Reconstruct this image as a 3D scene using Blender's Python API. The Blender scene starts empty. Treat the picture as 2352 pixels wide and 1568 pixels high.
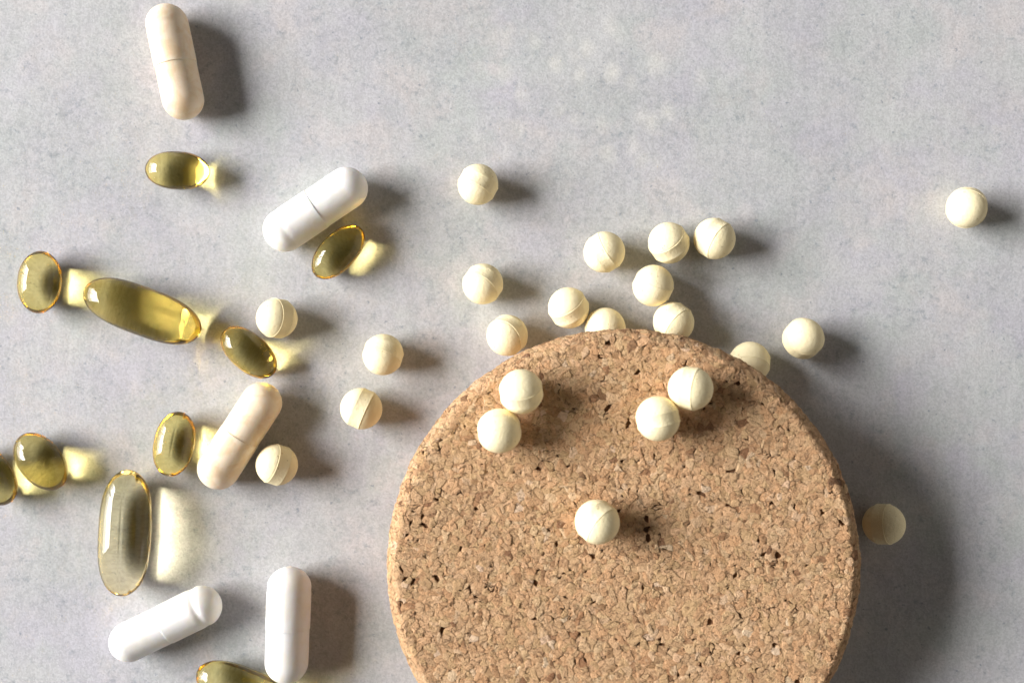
import bpy, math, random
import numpy as np
from mathutils import Vector, Quaternion, noise as mnoise

random.seed(7)
rng = np.random.default_rng(7)
scene = bpy.context.scene
COL = scene.collection
scene.unit_settings.system = 'METRIC'
scene.unit_settings.scale_length = 0.01          # 1 unit = 1 cm

# ------------------------------------------------------------------ camera
CAM_H = 23.03
K = 0.0082                                        # cm on the table per reference unit
cam_d = bpy.data.cameras.new('camera')
cam_d.lens = 43.0
cam_d.sensor_width = 36.0
cam_d.clip_start = 0.5
cam_d.clip_end = 2000.0
cam_d.dof.use_dof = True
cam_d.dof.focus_distance = CAM_H - 0.75
cam_d.dof.aperture_fstop = 0.12
cam = bpy.data.objects.new('camera', cam_d)
cam.location = (0, 0, CAM_H)
COL.objects.link(cam)
scene.camera = cam

# ------------------------------------------------------------------ world: dim room
world = bpy.data.worlds.new('World')
scene.world = world
world.use_nodes = True
bg = world.node_tree.nodes['Background']
bg.inputs['Color'].default_value = (1.0, 0.975, 0.94, 1)
bg.inputs['Strength'].default_value = 0.055

# ------------------------------------------------------------------ window with two panes, to the left
WIN_D = 200.0
def window_pane(name, y0, y1, z0, z1, radiance):
    ld = bpy.data.lights.new(name, 'AREA')
    ld.shape = 'RECTANGLE'
    ld.size = (y1 - y0) * WIN_D
    ld.size_y = (z1 - z0) * WIN_D
    ld.energy = radiance * math.pi * ld.size * ld.size_y
    ld.color = (1.0, 0.993, 0.99)
    lo = bpy.data.objects.new(name, ld)
    lo.location = (-WIN_D, (y0 + y1) / 2 * WIN_D, (z0 + z1) / 2 * WIN_D)
    lo.rotation_euler = (math.radians(90), 0, math.radians(-90))
    COL.objects.link(lo)
# bright sky high in the window, dimmer towards the sill
for (y0, y1) in ((-0.21, 0.25), (0.29, 0.60)):
    for (z0, z1, radiance) in ((0.48, 0.78, 37.5), (0.30, 0.48, 26.5), (0.04, 0.30, 10.0)):
        window_pane('window_pane_light', y0, y1, z0, z1, radiance)

# warm light coming back from the opposite side of the room
fd = bpy.data.lights.new('room_bounce_light', 'AREA')
fd.shape = 'RECTANGLE'
fd.size, fd.size_y = 360.0, 150.0
fd.energy = 0.85 * math.pi * fd.size * fd.size_y
fd.color = (1.0, 0.91, 0.79)
fo_ = bpy.data.objects.new('room_bounce_light', fd)
fo_.location = (210.0, -20.0, 85.0)
fo_.rotation_euler = (math.radians(90), 0, math.radians(90))
COL.objects.link(fo_)

# ------------------------------------------------------------------ exposure and renderer
vs = scene.view_settings
vs.view_transform = 'Standard'
vs.look = 'None'
vs.exposure = 0.0
vs.gamma = 1.0
vs.use_curve_mapping = False
cy = scene.cycles
cy.use_denoising = True
cy.caustics_refractive = True
cy.caustics_reflective = False
cy.blur_glossy = 0.0
cy.sample_clamp_indirect = 0.0
cy.max_bounces = 20
cy.transmission_bounces = 16
cy.diffuse_bounces = 5
cy.glossy_bounces = 6
cy.use_adaptive_sampling = False

# ------------------------------------------------------------------ helpers
def at(px, py, z=0.0):
    f = (CAM_H - z) / CAM_H
    return Vector(((px - 1176) * K * f, -(py - 784) * K * f, z))

def link(name, mesh, mat=None, parent=None):
    o = bpy.data.objects.new(name, mesh)
    COL.objects.link(o)
    if mat is not None and not mesh.materials:
        mesh.materials.append(mat)
    if parent is not None:
        o.parent = parent
    return o

def tag(o, label=None, cat=None, group=None, kind=None):
    if label: o['label'] = label
    if cat: o['category'] = cat
    if group: o['group'] = group
    if kind: o['kind'] = kind
    return o

def empty(name, loc):
    o = bpy.data.objects.new(name, None)
    o.empty_display_size = 0.2
    o.location = loc
    COL.objects.link(o)
    return o

def mesh_from(name, verts, faces, smooth=True):
    me = bpy.data.meshes.new(name)
    me.from_pydata(verts, [], faces)
    me.update()
    if smooth:
        me.polygons.foreach_set('use_smooth', [True] * len(me.polygons))
    return me

def lathe(profile, n, rfun=None, axis='z', flip=False):
    """profile: list of (axial, radius); radius 0 at either end closes with a pole."""
    vs_, fs = [], []
    rings = []
    for (a, r) in profile:
        if r < 1e-7:
            rings.append([len(vs_)])
            vs_.append((0, 0, a))
        else:
            ring = []
            for i in range(n):
                ph = 2 * math.pi * i / n
                rr = r if rfun is None else rfun(a, r, ph)
                ring.append(len(vs_))
                vs_.append((rr * math.cos(ph), rr * math.sin(ph), a))
            rings.append(ring)
    for A, B in zip(rings[:-1], rings[1:]):
        for i in range(n):
            j = (i + 1) % n
            if len(A) == 1 and len(B) > 1: f = (A[0], B[j], B[i])
            elif len(B) == 1 and len(A) > 1: f = (A[i], A[j], B[0])
            elif len(A) > 1: f = (A[i], A[j], B[j], B[i])
            else: continue
            fs.append(f[::-1] if flip else f)
    if axis == 'x':
        vs_ = [(z, x, y) for (x, y, z) in vs_]
    return vs_, fs

class NT:
    """small node-tree helper"""
    def __init__(self, name):
        self.m = bpy.data.materials.new(name)
        self.m.use_nodes = True
        self.t = self.m.node_tree
        self.t.nodes.clear()
        self.out = self.n('ShaderNodeOutputMaterial')
    def n(self, typ, **kw):
        nd = self.t.nodes.new(typ)
        for k, v in kw.items():
            if k.startswith('_'):
                setattr(nd, k[1:], v)
            else:
                nd.inputs[k.replace('__', ' ')].default_value = v
        return nd
    def l(self, a, b):
        self.t.links.new(a, b)
    def noise(self, vec, scale, detail=4, rough=0.55, dist=0.0):
        nd = self.n('ShaderNodeTexNoise', Scale=scale, Detail=detail, Roughness=rough, Distortion=dist)
        if vec is not None: self.l(vec, nd.inputs['Vector'])
        return nd
    def ramp(self, fac, stops):
        nd = self.n('ShaderNodeValToRGB')
        cr = nd.color_ramp
        while len(cr.elements) < len(stops): cr.elements.new(0.5)
        for e, (p, c) in zip(cr.elements, stops):
            e.position = p
            e.color = c if isinstance(c, tuple) else (c, c, c, 1)
        self.l(fac, nd.inputs[0])
        return nd
    def mix(self, fac, a, b, blend='MIX'):
        nd = self.n('ShaderNodeMix', _data_type='RGBA', _blend_type=blend)
        for s, v in ((0, fac), (6, a), (7, b)):
            if isinstance(v, (int, float, tuple)): nd.inputs[s].default_value = v
            else: self.l(v, nd.inputs[s])
        return nd.outputs[2]
    def math(self, op, a, b=None):
        nd = self.n('ShaderNodeMath', _operation=op)
        for s, v in ((0, a), (1, b)):
            if v is None: continue
            if isinstance(v, (int, float)): nd.inputs[s].default_value = v
            else: self.l(v, nd.inputs[s])
        return nd.outputs[0]
    def mapping(self, vec, scale=(1, 1, 1), rot=(0, 0, 0), loc=(0, 0, 0)):
        nd = self.n('ShaderNodeMapping')
        nd.inputs['Scale'].default_value = scale
        nd.inputs['Rotation'].default_value = rot
        nd.inputs['Location'].default_value = loc
        self.l(vec, nd.inputs['Vector'])
        return nd.outputs[0]

# ------------------------------------------------------------------ materials
def mat_table():
    N = NT('mottled_grey_stone')
    tc = N.n('ShaderNodeTexCoord').outputs['Object']
    base = (0.490, 0.486, 0.488, 1)
    lav = (0.475, 0.460, 0.495, 1)
    grn = (0.455, 0.470, 0.458, 1)
    pnk = (0.54, 0.505, 0.50, 1)
    c = N.mix(N.ramp(N.noise(N.mapping(tc, (1, 1, 1), loc=(3, 1, 0)), 0.55, 5, 0.6).outputs[0], [(0.42, 0.0), (0.62, 1.0)]).outputs[0], base, lav)
    c = N.mix(N.ramp(N.noise(N.mapping(tc, loc=(11, 7, 2)), 0.8, 6, 0.62).outputs[0], [(0.47, 0.0), (0.68, 1.0)]).outputs[0], c, grn)
    c = N.mix(N.ramp(N.noise(N.mapping(tc, loc=(-5, 9, 4)), 1.1, 6, 0.6).outputs[0], [(0.52, 0.0), (0.70, 0.9)]).outputs[0], c, pnk)
    # diagonal brushed streaks
    st = N.noise(N.mapping(tc, (3.2, 0.7, 1), (0, 0, math.radians(-28))), 1.5, 5, 0.6).outputs[0]
    c = N.mix(0.55, c, N.ramp(st, [(0.30, 0.90), (0.70, 1.08)]).outputs[0], 'MULTIPLY')
    # cloudy darker blotches broken into specks
    cloud = N.ramp(N.noise(N.mapping(tc, loc=(2, -4, 1)), 0.42, 5, 0.65).outputs[0], [(0.43, 0.0), (0.62, 1.0)]).outputs[0]
    speck = N.ramp(N.noise(tc, 5.5, 7, 0.72).outputs[0], [(0.50, 0.0), (0.72, 1.0)]).outputs[0]
    c = N.mix(N.math('MULTIPLY', cloud, N.math('MULTIPLY', speck, 0.7)), c, (0.27, 0.285, 0.295, 1))
    c = N.mix(N.math('MULTIPLY', cloud, 0.18), c, (0.30, 0.31, 0.32, 1))
    # sparse bluish pin specks
    pin = N.ramp(N.noise(N.mapping(tc, loc=(7, 3, 9)), 9.0, 3, 0.6).outputs[0], [(0.66, 0.0), (0.70, 1.0)]).outputs[0]
    c = N.mix(N.math('MULTIPLY', pin, 0.6), c, (0.20, 0.23, 0.27, 1))
    # broken trails of dark bluish grit
    tr = N.noise(N.mapping(tc, loc=(-9, 4, 6)), 0.75, 4, 0.6, 0.8).outputs[0]
    tr = N.ramp(N.math('ABSOLUTE', N.math('SUBTRACT', tr, 0.5)), [(0.012, 1.0), (0.055, 0.0)]).outputs[0]
    gr = N.ramp(N.noise(N.mapping(tc, loc=(1, 8, 3), rot=(0.2, 0.5, 0.3)), 7.5, 5, 0.75).outputs[0], [(0.52, 0.0), (0.66, 1.0)]).outputs[0]
    c = N.mix(N.math('MULTIPLY', N.math('MULTIPLY', tr, gr), 0.5), c, (0.20, 0.235, 0.265, 1))
    # pale soft dabs, gathered in one area of the printed surface
    vo = N.n('ShaderNodeTexVoronoi', Scale=1.75, Randomness=1.0)
    wv = N.n('ShaderNodeVectorMath', _operation='ADD')
    N.l(N.mapping(tc, (1.25, 1, 1), (0, 0, 0.5)), wv.inputs[0])
    nz = N.noise(tc, 3.0, 3, 0.5)
    sc = N.n('ShaderNodeVectorMath', _operation='SCALE'); sc.inputs['Scale'].default_value = 0.22
    N.l(nz.outputs[1], sc.inputs[0]); N.l(sc.outputs[0], wv.inputs[1])
    N.l(wv.outputs[0], vo.inputs['Vector'])
    dab = N.ramp(vo.outputs['Distance'], [(0.06, 1.0), (0.46, 0.0)]).outputs[0]
    d = N.n('ShaderNodeVectorMath', _operation='DISTANCE'); d.inputs[1].default_value = (0, 0, 0)
    N.l(N.mapping(tc, (1 / 3.2, 1 / 2.3, 1), (0, 0, math.radians(-10)), (-0.80, -1.98, 0)), d.inputs[0])
    area = N.ramp(d.outputs['Value'], [(0.35, 1.0), (1.25, 0.0)]).outputs[0]
    c = N.mix(N.math('MULTIPLY', dab, N.math('MULTIPLY', area, 0.6)), c, (0.66, 0.64, 0.59, 1))
    # fine grain
    gv = N.n('ShaderNodeTexVoronoi', Scale=36.0, _voronoi_dimensions='2D')
    N.l(N.mapping(tc, rot=(0, 0, 0.9)), gv.inputs['Vector'])
    gs = N.n('ShaderNodeSeparateColor'); N.l(gv.outputs['Color'], gs.inputs[0])
    g = N.math('ADD', N.math('MULTIPLY', gs.outputs[0], 0.72), N.math('MULTIPLY', N.noise(N.mapping(tc, rot=(0.9, 0.2, 0.4)), 11.0, 4, 0.7).outputs[0], 0.28))
    c = N.mix(1.0, c, N.ramp(g, [(0.2, 0.90), (0.8, 1.10)]).outputs[0], 'MULTIPLY')
    bs = N.n('ShaderNodeBsdfPrincipled', Roughness=0.72)
    bs.inputs['Specular IOR Level'].default_value = 0.25
    N.l(c, bs.inputs['Base Color'])
    b1 = N.n('ShaderNodeBump', Strength=0.20, Distance=0.02)
    hmix = N.math('ADD', N.math('ADD', N.noise(N.mapping(tc, rot=(0.5, 0.3, 0.7)), 9.0, 5, 0.7).outputs[0], N.math('MULTIPLY', gs.outputs[1], 0.25)), N.math('MULTIPLY', st, 0.8))
    N.l(hmix, b1.inputs['Height'])
    N.l(b1.outputs[0], bs.inputs['Normal'])
    N.l(bs.outputs[0], N.out.inputs[0])
    return N.m

def mat_cork():
    N = NT('pressed_cork_granules')
    tc = N.n('ShaderNodeTexCoord').outputs['Object']
    at_ = N.n('ShaderNodeAttribute', _attribute_name='tint')
    sep = N.n('ShaderNodeSeparateColor'); N.l(at_.outputs['Color'], sep.inputs[0])
    r1, r2, r3 = sep.outputs[0], sep.outputs[1], sep.outputs[2]
    c = N.ramp(r1, [(0.0, (0.26, 0.135, 0.068, 1)), (0.08, (0.44, 0.245, 0.125, 1)), (0.28, (0.60, 0.365, 0.195, 1)),
                    (0.60, (0.68, 0.425, 0.232, 1)), (0.85, (0.75, 0.500, 0.300, 1)), (1.0, (0.80, 0.58, 0.40, 1))]).outputs[0]
    hue = N.ramp(r2, [(0.0, (1.05, 0.94, 0.86, 1)), (0.5, (1, 1, 1, 1)), (1.0, (0.99, 1.02, 0.93, 1))]).outputs[0]
    c = N.mix(0.8, c, hue, 'MULTIPLY')
    vr = N.n('ShaderNodeVectorRotate', _rotation_type='Z_AXIS')
    N.l(tc, vr.inputs['Vector'])
    N.l(N.math('MULTIPLY', r3, 6.2832), vr.inputs['Angle'])
    fib = N.noise(N.mapping(vr.outputs[0], (7, 20, 12)), 1.0, 7, 0.74, 1.2).outputs[0]
    c = N.mix(0.85, c, N.ramp(fib, [(0.28, (0.66, 0.58, 0.50, 1)), (0.50, (1, 1, 1, 1)), (0.75, (1.16, 1.17, 1.18, 1))]).outputs[0], 'MULTIPLY')
    pit = N.ramp(N.noise(N.mapping(tc, rot=(0.3, 0.5, 0.2)), 11.0, 6, 0.72, 1.5).outputs[0], [(0.55, 0.0), (0.65, 1.0)]).outputs[0]
    c = N.mix(N.math('MULTIPLY', pit, 0.68), c, (0.27, 0.135, 0.062, 1))
    flk = N.ramp(N.noise(N.mapping(tc, loc=(4, 2, 7), rot=(0.6, 0.1, 0.8)), 10.0, 5, 0.7, 1.0).outputs[0], [(0.58, 0.0), (0.72, 1.0)]).outputs[0]
    c = N.mix(N.math('MULTIPLY', flk, 0.45), c, (0.82, 0.62, 0.42, 1))
    bs = N.n('ShaderNodeBsdfPrincipled', Roughness=0.78)
    bs.inputs['Specular IOR Level'].default_value = 0.3
    N.l(c, bs.inputs['Base Color'])
    bp = N.n('ShaderNodeBump', Strength=1.0, Distance=0.06)
    N.l(N.math('SUBTRACT', fib, N.math('MULTIPLY', pit, 0.45)), bp.inputs['Height'])
    N.l(bp.outputs[0], bs.inputs['Normal'])
    N.l(bs.outputs[0], N.out.inputs[0])
    return N.m

def mat_core():
    N = NT('dark_cork_core')
    tc = N.n('ShaderNodeTexCoord').outputs['Object']
    nz = N.noise(tc, 9, 5, 0.7).outputs[0]
    c = N.ramp(nz, [(0.3, (0.09, 0.045, 0.022, 1)), (0.7, (0.26, 0.14, 0.07, 1))]).outputs[0]
    bs = N.n('ShaderNodeBsdfPrincipled', Roughness=0.9)
    N.l(c, bs.inputs['Base Color'])
    bp = N.n('ShaderNodeBump', Strength=0.8, Distance=0.05)
    N.l(nz, bp.inputs['Height']); N.l(bp.outputs[0], bs.inputs['Normal'])
    N.l(bs.outputs[0], N.out.inputs[0])
    return N.m

def mat_tablet():
    N = NT('pale_yellow_pressed_powder')
    tc = N.n('ShaderNodeTexCoord').outputs['Object']
    oi = N.n('ShaderNodeObjectInfo').outputs['Random']
    off = N.n('ShaderNodeVectorMath', _operation='ADD')
    N.l(tc, off.inputs[0]); N.l(N.math('MULTIPLY', oi, 40.0), off.inputs[1])
    v = off.outputs[0]
    c = N.mix(N.noise(v, 6, 4, 0.6).outputs[0], (0.955, 0.82, 0.49, 1), (0.97, 0.855, 0.58, 1))
    sp = N.ramp(N.noise(v, 15, 2, 0.5).outputs[0], [(0.685, 0.0), (0.74, 1.0)]).outputs[0]
    c = N.mix(N.math('MULTIPLY', sp, 0.5), c, (0.55, 0.42, 0.18, 1))
    bs = N.n('ShaderNodeBsdfPrincipled', Roughness=0.75)
    bs.inputs['Specular IOR Level'].default_value = 0.2
    N.l(c, bs.inputs['Base Color'])
    bp = N.n('ShaderNodeBump', Strength=0.5, Distance=0.025)
    N.l(N.math('SUBTRACT', N.noise(v, 17, 5, 0.65).outputs[0], N.math('MULTIPLY', sp, 0.6)), bp.inputs['Height'])
    N.l(bp.outputs[0], bs.inputs['Normal'])
    N.l(bs.outputs[0], N.out.inputs[0])
    return N.m

def mat_capsule(name, base, powder, amount):
    N = NT(name)
    tc = N.n('ShaderNodeTexCoord').outputs['Object']
    oi = N.n('ShaderNodeObjectInfo').outputs['Random']
    off = N.n('ShaderNodeVectorMath', _operation='ADD')
    N.l(tc, off.inputs[0]); N.l(N.math('MULTIPLY', oi, 40.0), off.inputs[1])
    v = off.outputs[0]
    cl = N.ramp(N.noise(v, 3.6, 6, 0.6, 0.4).outputs[0], [(0.44, 0.0), (0.60, 1.0)]).outputs[0]
    c = N.mix(N.math('MULTIPLY', cl, amount), base, powder)
    bs = N.n('ShaderNodeBsdfPrincipled', Roughness=0.48)
    bs.inputs['Specular IOR Level'].default_value = 0.35
    bs.inputs['Subsurface Weight'].default_value = 0.55
    bs.inputs['Subsurface Radius'].default_value = (1.0, 0.75, 0.45)
    bs.inputs['Subsurface Scale'].default_value = 0.055
    N.l(c, bs.inputs['Base Color'])
    bp = N.n('ShaderNodeBump', Strength=0.22, Distance=0.03)
    N.l(N.noise(v, 5, 5, 0.6).outputs[0], bp.inputs['Height'])
    N.l(bp.outputs[0], bs.inputs['Normal'])
    N.l(bs.outputs[0], N.out.inputs[0])
    return N.m

def mat_gel(name, oil, amber, dens):
    """hollow gelatin shell: the outer faces meet air, the faces flagged 'inner' meet the oil."""
    N = NT(name)
    a = N.n('ShaderNodeAttribute', _attribute_name='inner').outputs['Fac']
    g = N.n('ShaderNodeBsdfGlass', Roughness=0.0)
    N.l(N.mix(a, (1, 1, 1, 1), oil), g.inputs['Color'])
    ior = N.n('ShaderNodeMix', _data_type='FLOAT')
    N.l(a, ior.inputs[0]); ior.inputs[2].default_value = 1.40; ior.inputs[3].default_value = 1.40 / 1.385
    N.l(ior.outputs[0], g.inputs['IOR'])
    skin = N.n('ShaderNodeBsdfDiffuse'); skin.inputs['Color'].default_value = (0.90, 0.78, 0.28, 1)
    mx = N.n('ShaderNodeMixShader')
    N.l(N.math('MULTIPLY', N.math('SUBTRACT', 1.0, a), 0.03), mx.inputs[0])      # faint haze of the gelatin skin
    N.l(g.outputs[0], mx.inputs[1]); N.l(skin.outputs[0], mx.inputs[2])
    N.l(mx.outputs[0], N.out.inputs['Surface'])
    va = N.n('ShaderNodeVolumeAbsorption', Density=dens)
    va.inputs['Color'].default_value = amber
    N.l(va.outputs[0], N.out.inputs['Volume'])
    return N.m

M_TABLE = mat_table()
M_CORK = mat_cork()
M_CORE = mat_core()
M_TAB = mat_tablet()
M_WHITE = mat_capsule('white_capsule_shell', (0.88, 0.86, 0.84, 1), (0.84, 0.79, 0.70, 1), 0.5)
M_BEIGE = mat_capsule('beige_capsule_shell', (0.90, 0.75, 0.575, 1), (0.78, 0.56, 0.32, 1), 0.55)
M_GEL = mat_gel('golden_oil_gelatin', (0.995, 0.982, 0.82, 1), (0.99, 0.82, 0.07, 1), 4.4)
M_GEL_PALE = mat_gel('pale_oil_gelatin', (0.997, 0.99, 0.93, 1), (0.985, 0.82, 0.25, 1), 3.0)
M_GEL_LARGE = mat_gel('olive_oil_gelatin', (0.995, 0.98, 0.83, 1), (0.985, 0.82, 0.10, 1), 3.8)

# ------------------------------------------------------------------ the surface
S = 60.0
tv, tf = [], []
n = 8
for j in range(n + 1):
    for i in range(n + 1):
        tv.append((-S + 2 * S * i / n, -S + 2 * S * j / n, 0.0))
for j in range(n):
    for i in range(n):
        tf.append((j * (n + 1) + i, j * (n + 1) + i + 1, (j + 1) * (n + 1) + i + 1, (j + 1) * (n + 1) + i))
tag(link('table_surface', mesh_from('table_surface', tv, tf), M_TABLE), 'mottled pale grey stone surface under all the pills', None, None, 'structure')

# ------------------------------------------------------------------ cork disc
CT = 1.77                                         # thickness
C_R = 4.165                                       # widest radius
C_RB = 3.62                                       # radius at the foot
C_F = 0.20                                        # width and
C_H = 0.25                                        # height of the bevelled upper edge
cork_c = Vector((239.6 * K, -481 * K, 0))
cork = tag(empty('cork_disc', cork_c), 'thick round cork disc with a crumbly sloping rim, five tablets lying on it', 'cork disc')
Rt = C_R - C_F
zc = CT - C_H
wall_a = math.atan2(C_R - C_RB, zc)
arc_len = math.hypot(C_F, C_H)
wall_len = math.hypot(C_R - C_RB, zc) - 0.10
SMAX = Rt + arc_len + wall_len

def cork_point(x, y, h):
    s = math.hypot(x, y)
    s = min(s, SMAX + 0.02)
    th = math.atan2(y, x)
    if s <= Rt:
        r, z, nr, nz = s, CT, 0.0, 1.0
    elif s <= Rt + arc_len:
        t = (s - Rt) / arc_len
        nr, nz = C_H / arc_len, C_F / arc_len
        bulge = 0.022 * math.sin(math.pi * t)
        r, z = Rt + C_F * t + nr * bulge, CT - C_H * t + nz * bulge
    else:
        b = -wall_a
        nr, nz = math.cos(b), math.sin(b)
        d = s - Rt - arc_len
        r, z = C_R + d * nz, zc - d * nr
    r += nr * h
    z += nz * h
    return (r * math.cos(th), r * math.sin(th), max(z, 0.004))

# dark core below the granules
prof = [(0.002, 0.0), (0.002, C_RB - 0.06)]
for i in range(7):
    prof.append((0.03 + (zc - 0.05) * i / 6, C_RB - 0.05 + (C_R - C_RB) * i / 6))
prof.append((CT - 0.05, Rt - 0.03))
prof += [(CT - 0.05, 2.0), (CT - 0.05, 0.0)]
v, f = lathe(prof, 160)
link('core', mesh_from('core', v, f), M_CORE, cork)

# granule seeds of uneven size
pts = np.zeros((9000, 2)); rad = np.zeros(9000); cnt = 0
tries = 70000
cand = (rng.random((tries, 2)) * 2 - 1) * (SMAX + 0.1)
crad = 0.041 + 0.15 * rng.random(tries) ** 3.2
crad[:3000] *= 1.25
for i in range(tries):
    c_ = cand[i]
    s_ = math.hypot(c_[0], c_[1])
    if s_ > SMAX + 0.1: continue
    if c_[1] + cork_c.y < -7.4 and s_ < Rt and i % 3: continue      # sparser where out of sight
    rr = crad[i] * (1.5 if s_ > Rt + arc_len + 0.15 else 1.0)
    if cnt:
        d2 = ((pts[:cnt] - c_) ** 2).sum(1)
        if (d2 < (0.5 * (rad[:cnt] + rr) * 1.25) ** 2).any(): continue
    pts[cnt] = c_; rad[cnt] = rr; cnt += 1
pts = pts[:cnt]

def clip(poly, px, py, nx, ny):
    out = []
    m = len(poly)
    for i in range(m):
        ax, ay = poly[i]; bx, by = poly[(i + 1) % m]
        da = (ax - px) * nx + (ay - py) * ny
        db = (bx - px) * nx + (by - py) * ny
        if da <= 0: out.append((ax, ay))
        if (da < 0 < db) or (db < 0 < da):
            t = da / (da - db)
            out.append((ax + (bx - ax) * t, ay + (by - ay) * t))
    return out

def nvec(x, y, z):
    return (mnoise.noise(Vector((x, y, z))), mnoise.noise(Vector((x + 31.7, y - 12.3, z + 5.1))))

def warp(x, y):
    a = nvec(x * 3.1, y * 3.1, 1.7)
    b = nvec(x * 9.0, y * 9.0, 7.3)
    d = nvec(x * 24.0, y * 24.0, 3.3)
    return (x + 0.10 * a[0] + 0.055 * b[0] + 0.018 * d[0],
            y + 0.10 * a[1] + 0.055 * b[1] + 0.018 * d[1])

def granule(i):
    c_ = pts[i]
    d2 = ((pts - c_) ** 2).sum(1)
    idx = np.argpartition(d2, 22)[:22]
    idx = idx[np.argsort(d2[idx])]
    w = 0.5
    poly = [(c_[0] - w, c_[1] - w), (c_[0] + w, c_[1] - w), (c_[0] + w, c_[1] + w), (c_[0] - w, c_[1] + w)]
    for j in idx[1:]:
        q = pts[j]
        poly = clip(poly, (q[0] + c_[0]) / 2, (q[1] + c_[1]) / 2, q[0] - c_[0], q[1] - c_[1])
        if len(poly) < 3: return None
    out = []
    m = len(poly)
    for k in range(m):
        ax, ay = poly[k]; bx, by = poly[(k + 1) % m]
        L = math.hypot(bx - ax, by - ay)
        if L < 1e-5: continue
        sub = max(1, int(round(L / 0.032)))
        for t in range(sub):
            out.append(warp(ax + (bx - ax) * t / sub, ay + (by - ay) * t / sub))
    m = len(out)
    if m < 5: return None
    cx = sum(p[0] for p in out) / m; cy_ = sum(p[1] for p in out) / m
    size = sum(math.hypot(p[0] - cx, p[1] - cy_) for p in out) / m
    h0 = random.gauss(0, 0.0026)
    tx, ty = random.gauss(0, 0.033), random.gauss(0, 0.033)
    verts, faces = [], []
    rings = ((-1, -0.05), (0, -0.0012), (1, 0.0006))
    for (kind, dh) in rings:
        for (x, y) in out:
            dx, dy = x - cx, y - cy_
            L = math.hypot(dx, dy) + 1e-6
            g = mnoise.noise(Vector((x * 4.2, y * 4.2, 21.0)))
            g2 = mnoise.noise(Vector((x * 11, y * 11, 5.0)))
            gap = -0.016 + 0.06 * max(0.0, g - 0.22) + 0.075 * max(0.0, g2 - 0.25)
            inset = gap if kind < 1 else gap + min(0.018, 0.32 * L)
            q = min(1.25, max(0.15, 1 - inset / L))
            X, Y = cx + dx * q, cy_ + dy * q
            nz_ = mnoise.noise(Vector((X * 14, Y * 14, 3.0))) * 0.008
            h = h0 + tx * dx * q + ty * dy * q + dh + (nz_ if kind >= 0 else 0)
            if kind >= 0 and math.hypot(X, Y) > Rt - 0.12:
                h += 0.03 * mnoise.noise(Vector((X * 3.5, Y * 3.5, 9.0)))
            verts.append(cork_point(X, Y, h))
    verts.append(cork_point(cx, cy_, h0 + 0.006 + mnoise.noise(Vector((cx * 14, cy_ * 14, 3.0))) * 0.008))
    for r in range(2):
        for k in range(m):
            k2 = (k + 1) % m
            faces.append((r * m + k, r * m + k2, (r + 1) * m + k2, (r + 1) * m + k))
    for k in range(m):
        faces.append((2 * m + k, 2 * m + (k + 1) % m, 3 * m))
    u = random.random()
    tint = (min(1.0, max(0.0, random.gauss(0.52, 0.17))) if u > 0.022 else random.random() * 0.10, random.random(), random.random(), 1.0)
    return verts, faces, tint, size, (cx, cy_)

grs = []
for i in range(len(pts)):
    s_ = math.hypot(*pts[i])
    if s_ > SMAX: continue
    g = granule(i)
    if g is None: continue
    if g[3] < 0.075 and s_ < Rt and random.random() < 0.025: continue       # a granule fell out: a pit
    grs.append(g)

def seen(g):
    x, y = g[4]
    return math.hypot(x, y) < Rt + 0.1 and (y + cork_c.y) * CAM_H / (CAM_H - CT) > -6.2
order = sorted([k for k in range(len(grs)) if seen(grs[k])], key=lambda k: -grs[k][3])
big = set(order[:300])

def granule_mesh(name, lst):
    V, F, T = [], [], []
    for (vv, ff, tint, _, _) in lst:
        o_ = len(V)
        V += vv
        F += [tuple(a + o_ for a in q) for q in ff]
        T += list(tint) * len(vv)
    me = mesh_from(name, V, F)
    at_ = me.attributes.new('tint', 'FLOAT_COLOR', 'POINT')
    at_.data.foreach_set('color', T)
    return me
for k in order[:300]:
    link('granule', granule_mesh('granule', [grs[k]]), M_CORK, cork)
tag(link('small_granules', granule_mesh('small_granules', [g for k, g in enumerate(grs) if k not in big]), M_CORK, cork), kind='stuff')

# ------------------------------------------------------------------ tablets
TR = 0.386
def tablet_meshes():
    hb = 0.295
    k = 0.936 / math.sqrt(1 - hb * hb)
    dome = []
    for i in range(0, 17):
        zz = hb + (1 - hb) * (1 - (1 - i / 16) ** 1.7)
        dome.append((zz, k * math.sqrt(max(0, 1 - zz * zz))))
    dome[-1] = (1.0, 0.0)
    body = [(-a, r) for a, r in dome[::-1]] + [(-hb + 0.02, 0.925), (hb - 0.02, 0.925)] + dome
    v, f = lathe([(a * TR, r * TR) for a, r in body], 72)
    d = mesh_from('body', v, f)
    def wob(a, r, ph):
        return r * (1 + 0.003 * math.sin(5 * ph + 1) + 0.002 * math.sin(11 * ph))
    band = [(-hb + 0.015, 0.88), (-hb - 0.004, 0.93), (-hb - 0.006, 0.944), (-hb + 0.006, 0.956), (-hb + 0.03, 0.954), (0, 0.949),
            (hb - 0.03, 0.954), (hb - 0.006, 0.956), (hb + 0.006, 0.944), (hb + 0.004, 0.93), (hb - 0.015, 0.88), (-hb + 0.015, 0.88)]
    v, f = lathe([(a * TR, r * TR) for a, r in band], 72, wob)
    return d, mesh_from('band', v, f)
BODY, BAND = tablet_meshes()

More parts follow.
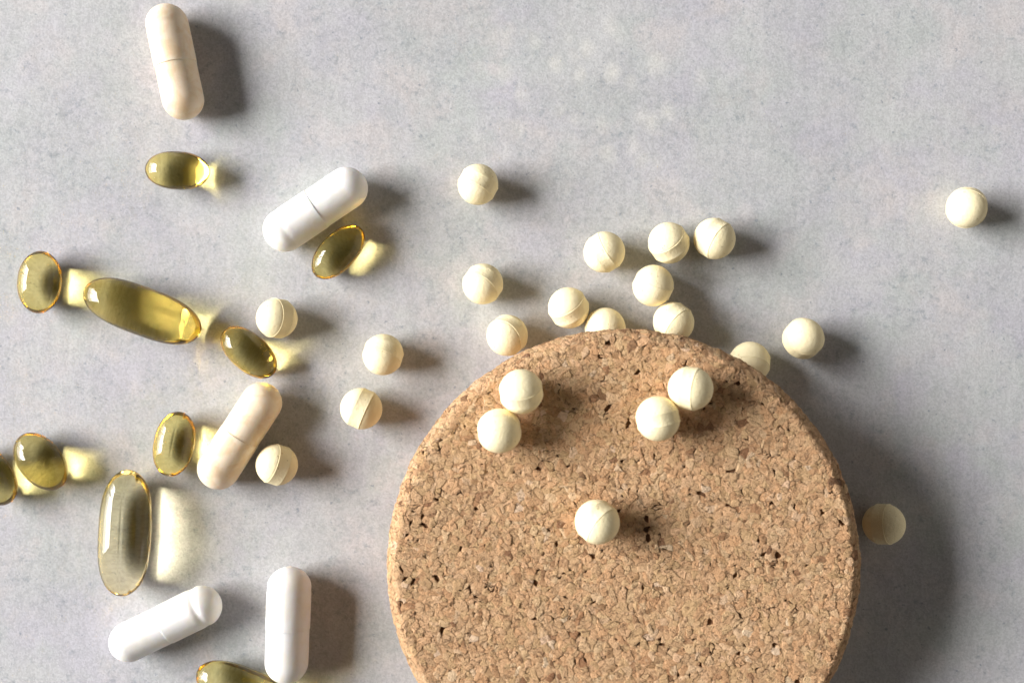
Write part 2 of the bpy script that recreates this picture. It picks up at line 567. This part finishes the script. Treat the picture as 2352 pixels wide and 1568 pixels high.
def tablet(px, py, phi, bow, label, on_cork=False):
    base = CT + 0.008 if on_cork else 0.0
    z = base + TR * 0.985
    p = at(px, py, z)
    root = tag(empty('tablet', (p.x, p.y, z)), label, 'tablet', 'tablets on the cork disc' if on_cork else 'tablets on the grey surface')
    c = math.sqrt(1 - bow * bow)
    a = Vector((math.cos(math.radians(phi)) * c, math.sin(math.radians(phi)) * c, -bow))
    q = Vector((0, 0, 1)).rotation_difference(a)
    q = q @ Quaternion((0, 0, 1), random.random() * 6.28)
    root.rotation_mode = 'QUATERNION'
    root.rotation_quaternion = q
    link('band', BAND, M_TAB, root)
    link('body', BODY, M_TAB, root)
    root.scale = (1, 1, 1) if on_cork else (random.uniform(0.985, 1.012),) * 3
    return root

tablet(1098, 424, 62, 0.19, 'pale yellow round tablet lying alone right of the upper white capsule, top centre')
tablet(1388, 579, 31, -0.32, 'pale yellow round tablet left of the upper pair above the cork disc')
tablet(1536, 558, -50, 0.55, 'pale yellow round tablet, left one of the upper pair above the cork disc')
tablet(1641, 548, -34, -0.42, 'pale yellow round tablet, right one of the upper pair above the cork disc')
tablet(1500, 656, 67, -0.38, 'pale yellow round tablet directly below the upper pair, clear of the cork disc')
tablet(1306, 707, -56, 0.50, 'pale yellow round tablet touching a half hidden one at the cork edge')
tablet(1390, 753, 70, -0.75, 'tablet half hidden behind the top of the cork edge, touching its left neighbour')
tablet(1547, 740, -40, -0.45, 'tablet partly hidden by the cork top edge, right of the topmost point')
tablet(1109, 652, 57, 0.55, 'pale yellow round tablet above the one touching the upper left cork edge')
tablet(1165, 770, 40, 0.72, 'pale yellow tablet just behind the upper left cork edge, its foot barely covered')
tablet(636, 731, -10, 0.72, 'pale tablet touching a small golden softgel, a dome and wide shaded band showing')
tablet(880, 814, 75, 0.50, 'pale yellow tablet, upper one of the two left of the cork disc')
tablet(830, 938, -24, 0.02, 'pale yellow tablet showing its whole flat band, lower one left of the cork disc')
tablet(636, 1067, -22, 0.46, 'pale tablet in the shadow side of the slanted beige capsule')
tablet(2220, 477, 45, 0.88, 'pale round tablet lying alone at the far right edge')
tablet(1845, 777, -110, 0.92, 'pale smooth tablet standing clear to the upper right of the cork disc')
tablet(1722, 832, 80, 0.55, 'tablet mostly hidden behind the upper right cork edge')
tablet(2030, 1203, 185, 0.60, 'dim yellow tablet in the shadow of the cork disc on the right')
tablet(1197, 899, -82, 0.58, 'upper tablet of the left touching pair on the cork', True)
tablet(1147, 989, 100, 0.90, 'lower smooth tablet of the left touching pair on the cork', True)
tablet(1586, 892, -8, -0.40, 'upper tablet of the right touching pair on the cork', True)
tablet(1511, 961, 102, -0.03, 'lower tablet of the right touching pair on the cork, its band level', True)
tablet(1372, 1198, -38, -0.45, 'single tablet in the middle of the cork disc', True)

# ------------------------------------------------------------------ soft gels
def softgel(px, py, L, W, ang, mat, label, group, p=2.25, seam=90, seam_h=0.004, shell=0.072, skew=0.0):
    W_ = W * K / 2; L_ = L * K / 2
    z0 = W_
    f = (CAM_H - z0) / CAM_H
    a, b = L_ * f, W_ * f
    z = b * 0.9                                    # lies a little flattened
    def prof(a_, b_, nseg):
        pr = []
        for i in range(nseg + 1):
            t = -math.pi / 2 + math.pi * i / nseg
            x = math.sin(t)
            r = (max(0.0, 1 - abs(x) ** p)) ** 0.5
            r *= 1 + skew * x
            pr.append((x * a_, r * b_ if 0 < i < nseg else 0.0))
        return pr
    sa = math.radians(seam)
    def ridge(ax, r, ph):
        h = 0
        for s_ in (sa, sa + math.pi):
            d = (ph - s_ + math.pi) % (2 * math.pi) - math.pi
            h += math.exp(-(d / 0.034) ** 2)
        fade = max(0.0, 1 - abs(ax / a) ** 6)
        return r + h * seam_h * fade * (1 + 0.12 * math.sin(ax * 17))
    vo, fo = lathe(prof(a, b, 72), 180, ridge, 'x')
    vi, fi = lathe(prof(a - shell, b - shell, 56), 96, None, 'x', flip=True)
    k = len(vo)
    vo = [(x, y, zz * 0.9) for x, y, zz in vo]; vi = [(x, y, zz * 0.9) for x, y, zz in vi]
    me = mesh_from('softgel', vo + vi, fo + [tuple(q + k for q in t) for t in fi])
    at_ = me.attributes.new('inner', 'FLOAT', 'POINT')
    at_.data.foreach_set('value', [0.0] * k + [1.0] * len(vi))
    o = link('softgel', me, mat)
    q = at(px, py, z)
    o.location = (q.x, q.y, z + 0.002)
    o.rotation_euler = (0, 0, math.radians(ang))
    return tag(o, label, 'softgel', group)

GS = 'small golden oval softgels'
GL = 'large oblong softgels'
softgel(408, 392, 148, 88, -3, M_GEL, 'small golden oval softgel lying level, below the upright beige capsule', GS, seam=162)
softgel(777, 579, 152, 84, 46, M_GEL, 'small golden softgel in the shadow of the slanted white capsule', GS, seam=-18)
softgel(91.5, 648, 144, 98, 86, M_GEL, 'small pale golden softgel standing upright in picture, left of large olive softgel', GS, seam=-35, p=2.1)
softgel(327.5, 714.5, 284, 112, -20.5, M_GEL_LARGE, 'large olive golden softgel slanting, beside a small upright golden one', GL, p=3.0, seam=70)
softgel(572, 809, 152, 86, -41, M_GEL, 'small dark golden softgel touching a pale tablet', GS, seam=30)
softgel(400.5, 1019, 151, 93, 79, M_GEL, 'small golden softgel with a fine seam, left of the slanted beige capsule', GS, seam=97, seam_h=0.005)
softgel(94, 1059, 150, 97, -52, M_GEL, 'small golden softgel near the left edge, above the large pale one', GS, seam=-25, p=2.1)
softgel(-20, 1092, 152, 95, -55, M_GEL, 'small golden softgel cut off by the left edge of the picture', GS, seam=25)
softgel(287.5, 1223, 291, 119, 87, M_GEL_PALE, 'large pale clear softgel with a seam along its length', GL, p=3.0, seam=95, seam_h=0.007)
softgel(583, 1596, 284, 106, -24, M_GEL_LARGE, 'large olive softgel cut off by the bottom edge under the upright white capsule', GL, p=3.0, seam=95)

# ------------------------------------------------------------------ two piece capsules
def hard_capsule(px, py, L, W, ang, mat, label, joint=0.0, groove=0.0, groove_dir=90, group=None):
    z0 = W * K / 2
    f = (CAM_H - z0) / CAM_H
    rc = W * K / 2 * f
    rb = rc * 0.974
    half = L * K / 2 * f
    q = at(px, py, rc)
    root = tag(empty('hard_capsule', (q.x, q.y, rc)), label, 'capsule', group)
    root.rotation_euler = (0, 0, math.radians(ang))
    xj = joint * half
    gd = math.radians(groove_dir)
    def dent(ax, r, ph):
        k = 0.35 + 0.65 * max(0, math.cos(ph - gd))
        g = 0
        if groove:
            x0 = half - rc * 1.02
            g = groove * rc * k * math.exp(-((ax - x0) / (0.15 * rc)) ** 2)
        return (r - g) * (1 + 0.006 * math.sin(2 * ph + ax * 1.3))
    cap = [(xj + 0.03, rb * 0.90), (xj + 0.001, rb * 0.97), (xj, rb * 0.985), (xj, rc * 0.992), (xj + 0.001, rc * 0.996), (xj + 0.006, rc), (xj + 0.010, rc)]
    for i in range(1, 27):
        cap.append((xj + 0.010 + (half - rc - xj) * i / 26, rc))
    for i in range(1, 17):
        t = math.pi / 2 * i / 16
        cap.append((half - rc + rc * math.sin(t) + 0.010, rc * math.cos(t) if i < 16 else 0.0))
    v, f_ = lathe(cap, 72, dent, 'x')
    cm = mesh_from('cap', v, f_)
    for p_ in cm.polygons:
        if p_.index < 72 * 4: p_.use_smooth = False
    link('cap', cm, mat, root)
    body = []
    for i in range(0, 17):
        t = math.pi / 2 * (1 - i / 16)
        body.append((-half + rb - rb * math.sin(t), rb * math.cos(t) if i else 0.0))
    for i in range(1, 19):
        body.append((-half + rb + (xj + 0.1 + half - rb) * i / 18, rb * (1 if i < 18 else 0.97)))
    body.append((xj + 0.11, 0.0))
    v, f_ = lathe(body, 72, lambda ax, r, ph: r * (1 + 0.006 * math.sin(2 * ph - ax)), 'x')
    b_ = link('body', mesh_from('body', v, f_), mat, root)
    b_.location = (0, 0, -(rc - rb) * 0.3)
    return root

GB = 'beige two piece capsules'
GW = 'white two piece capsules'
hard_capsule(402.5, 143.5, 268, 96.5, 102, M_BEIGE, 'beige two piece capsule at the upper left corner', -0.05, 0.02, 60, GB)
hard_capsule(725.5, 480.5, 268, 100, 214, M_WHITE, 'white two piece capsule above a small dark golden softgel', -0.02, 0.03, 90, GW)
hard_capsule(551.5, 1000, 273, 97, 237, M_BEIGE, 'beige two piece capsule slanting between a golden softgel and a tablet', 0.0, 0.0, 90, GB)
hard_capsule(380, 1432, 275, 95, 26, M_WHITE, 'slanted white capsule with a dented end, below the large pale softgel', 0.0, 0.09, 60, GW)
hard_capsule(661.5, 1435, 267, 101, 88, M_WHITE, 'upright white capsule beside the cork disc, near the bottom edge', -0.05, 0.035, -40, GW)
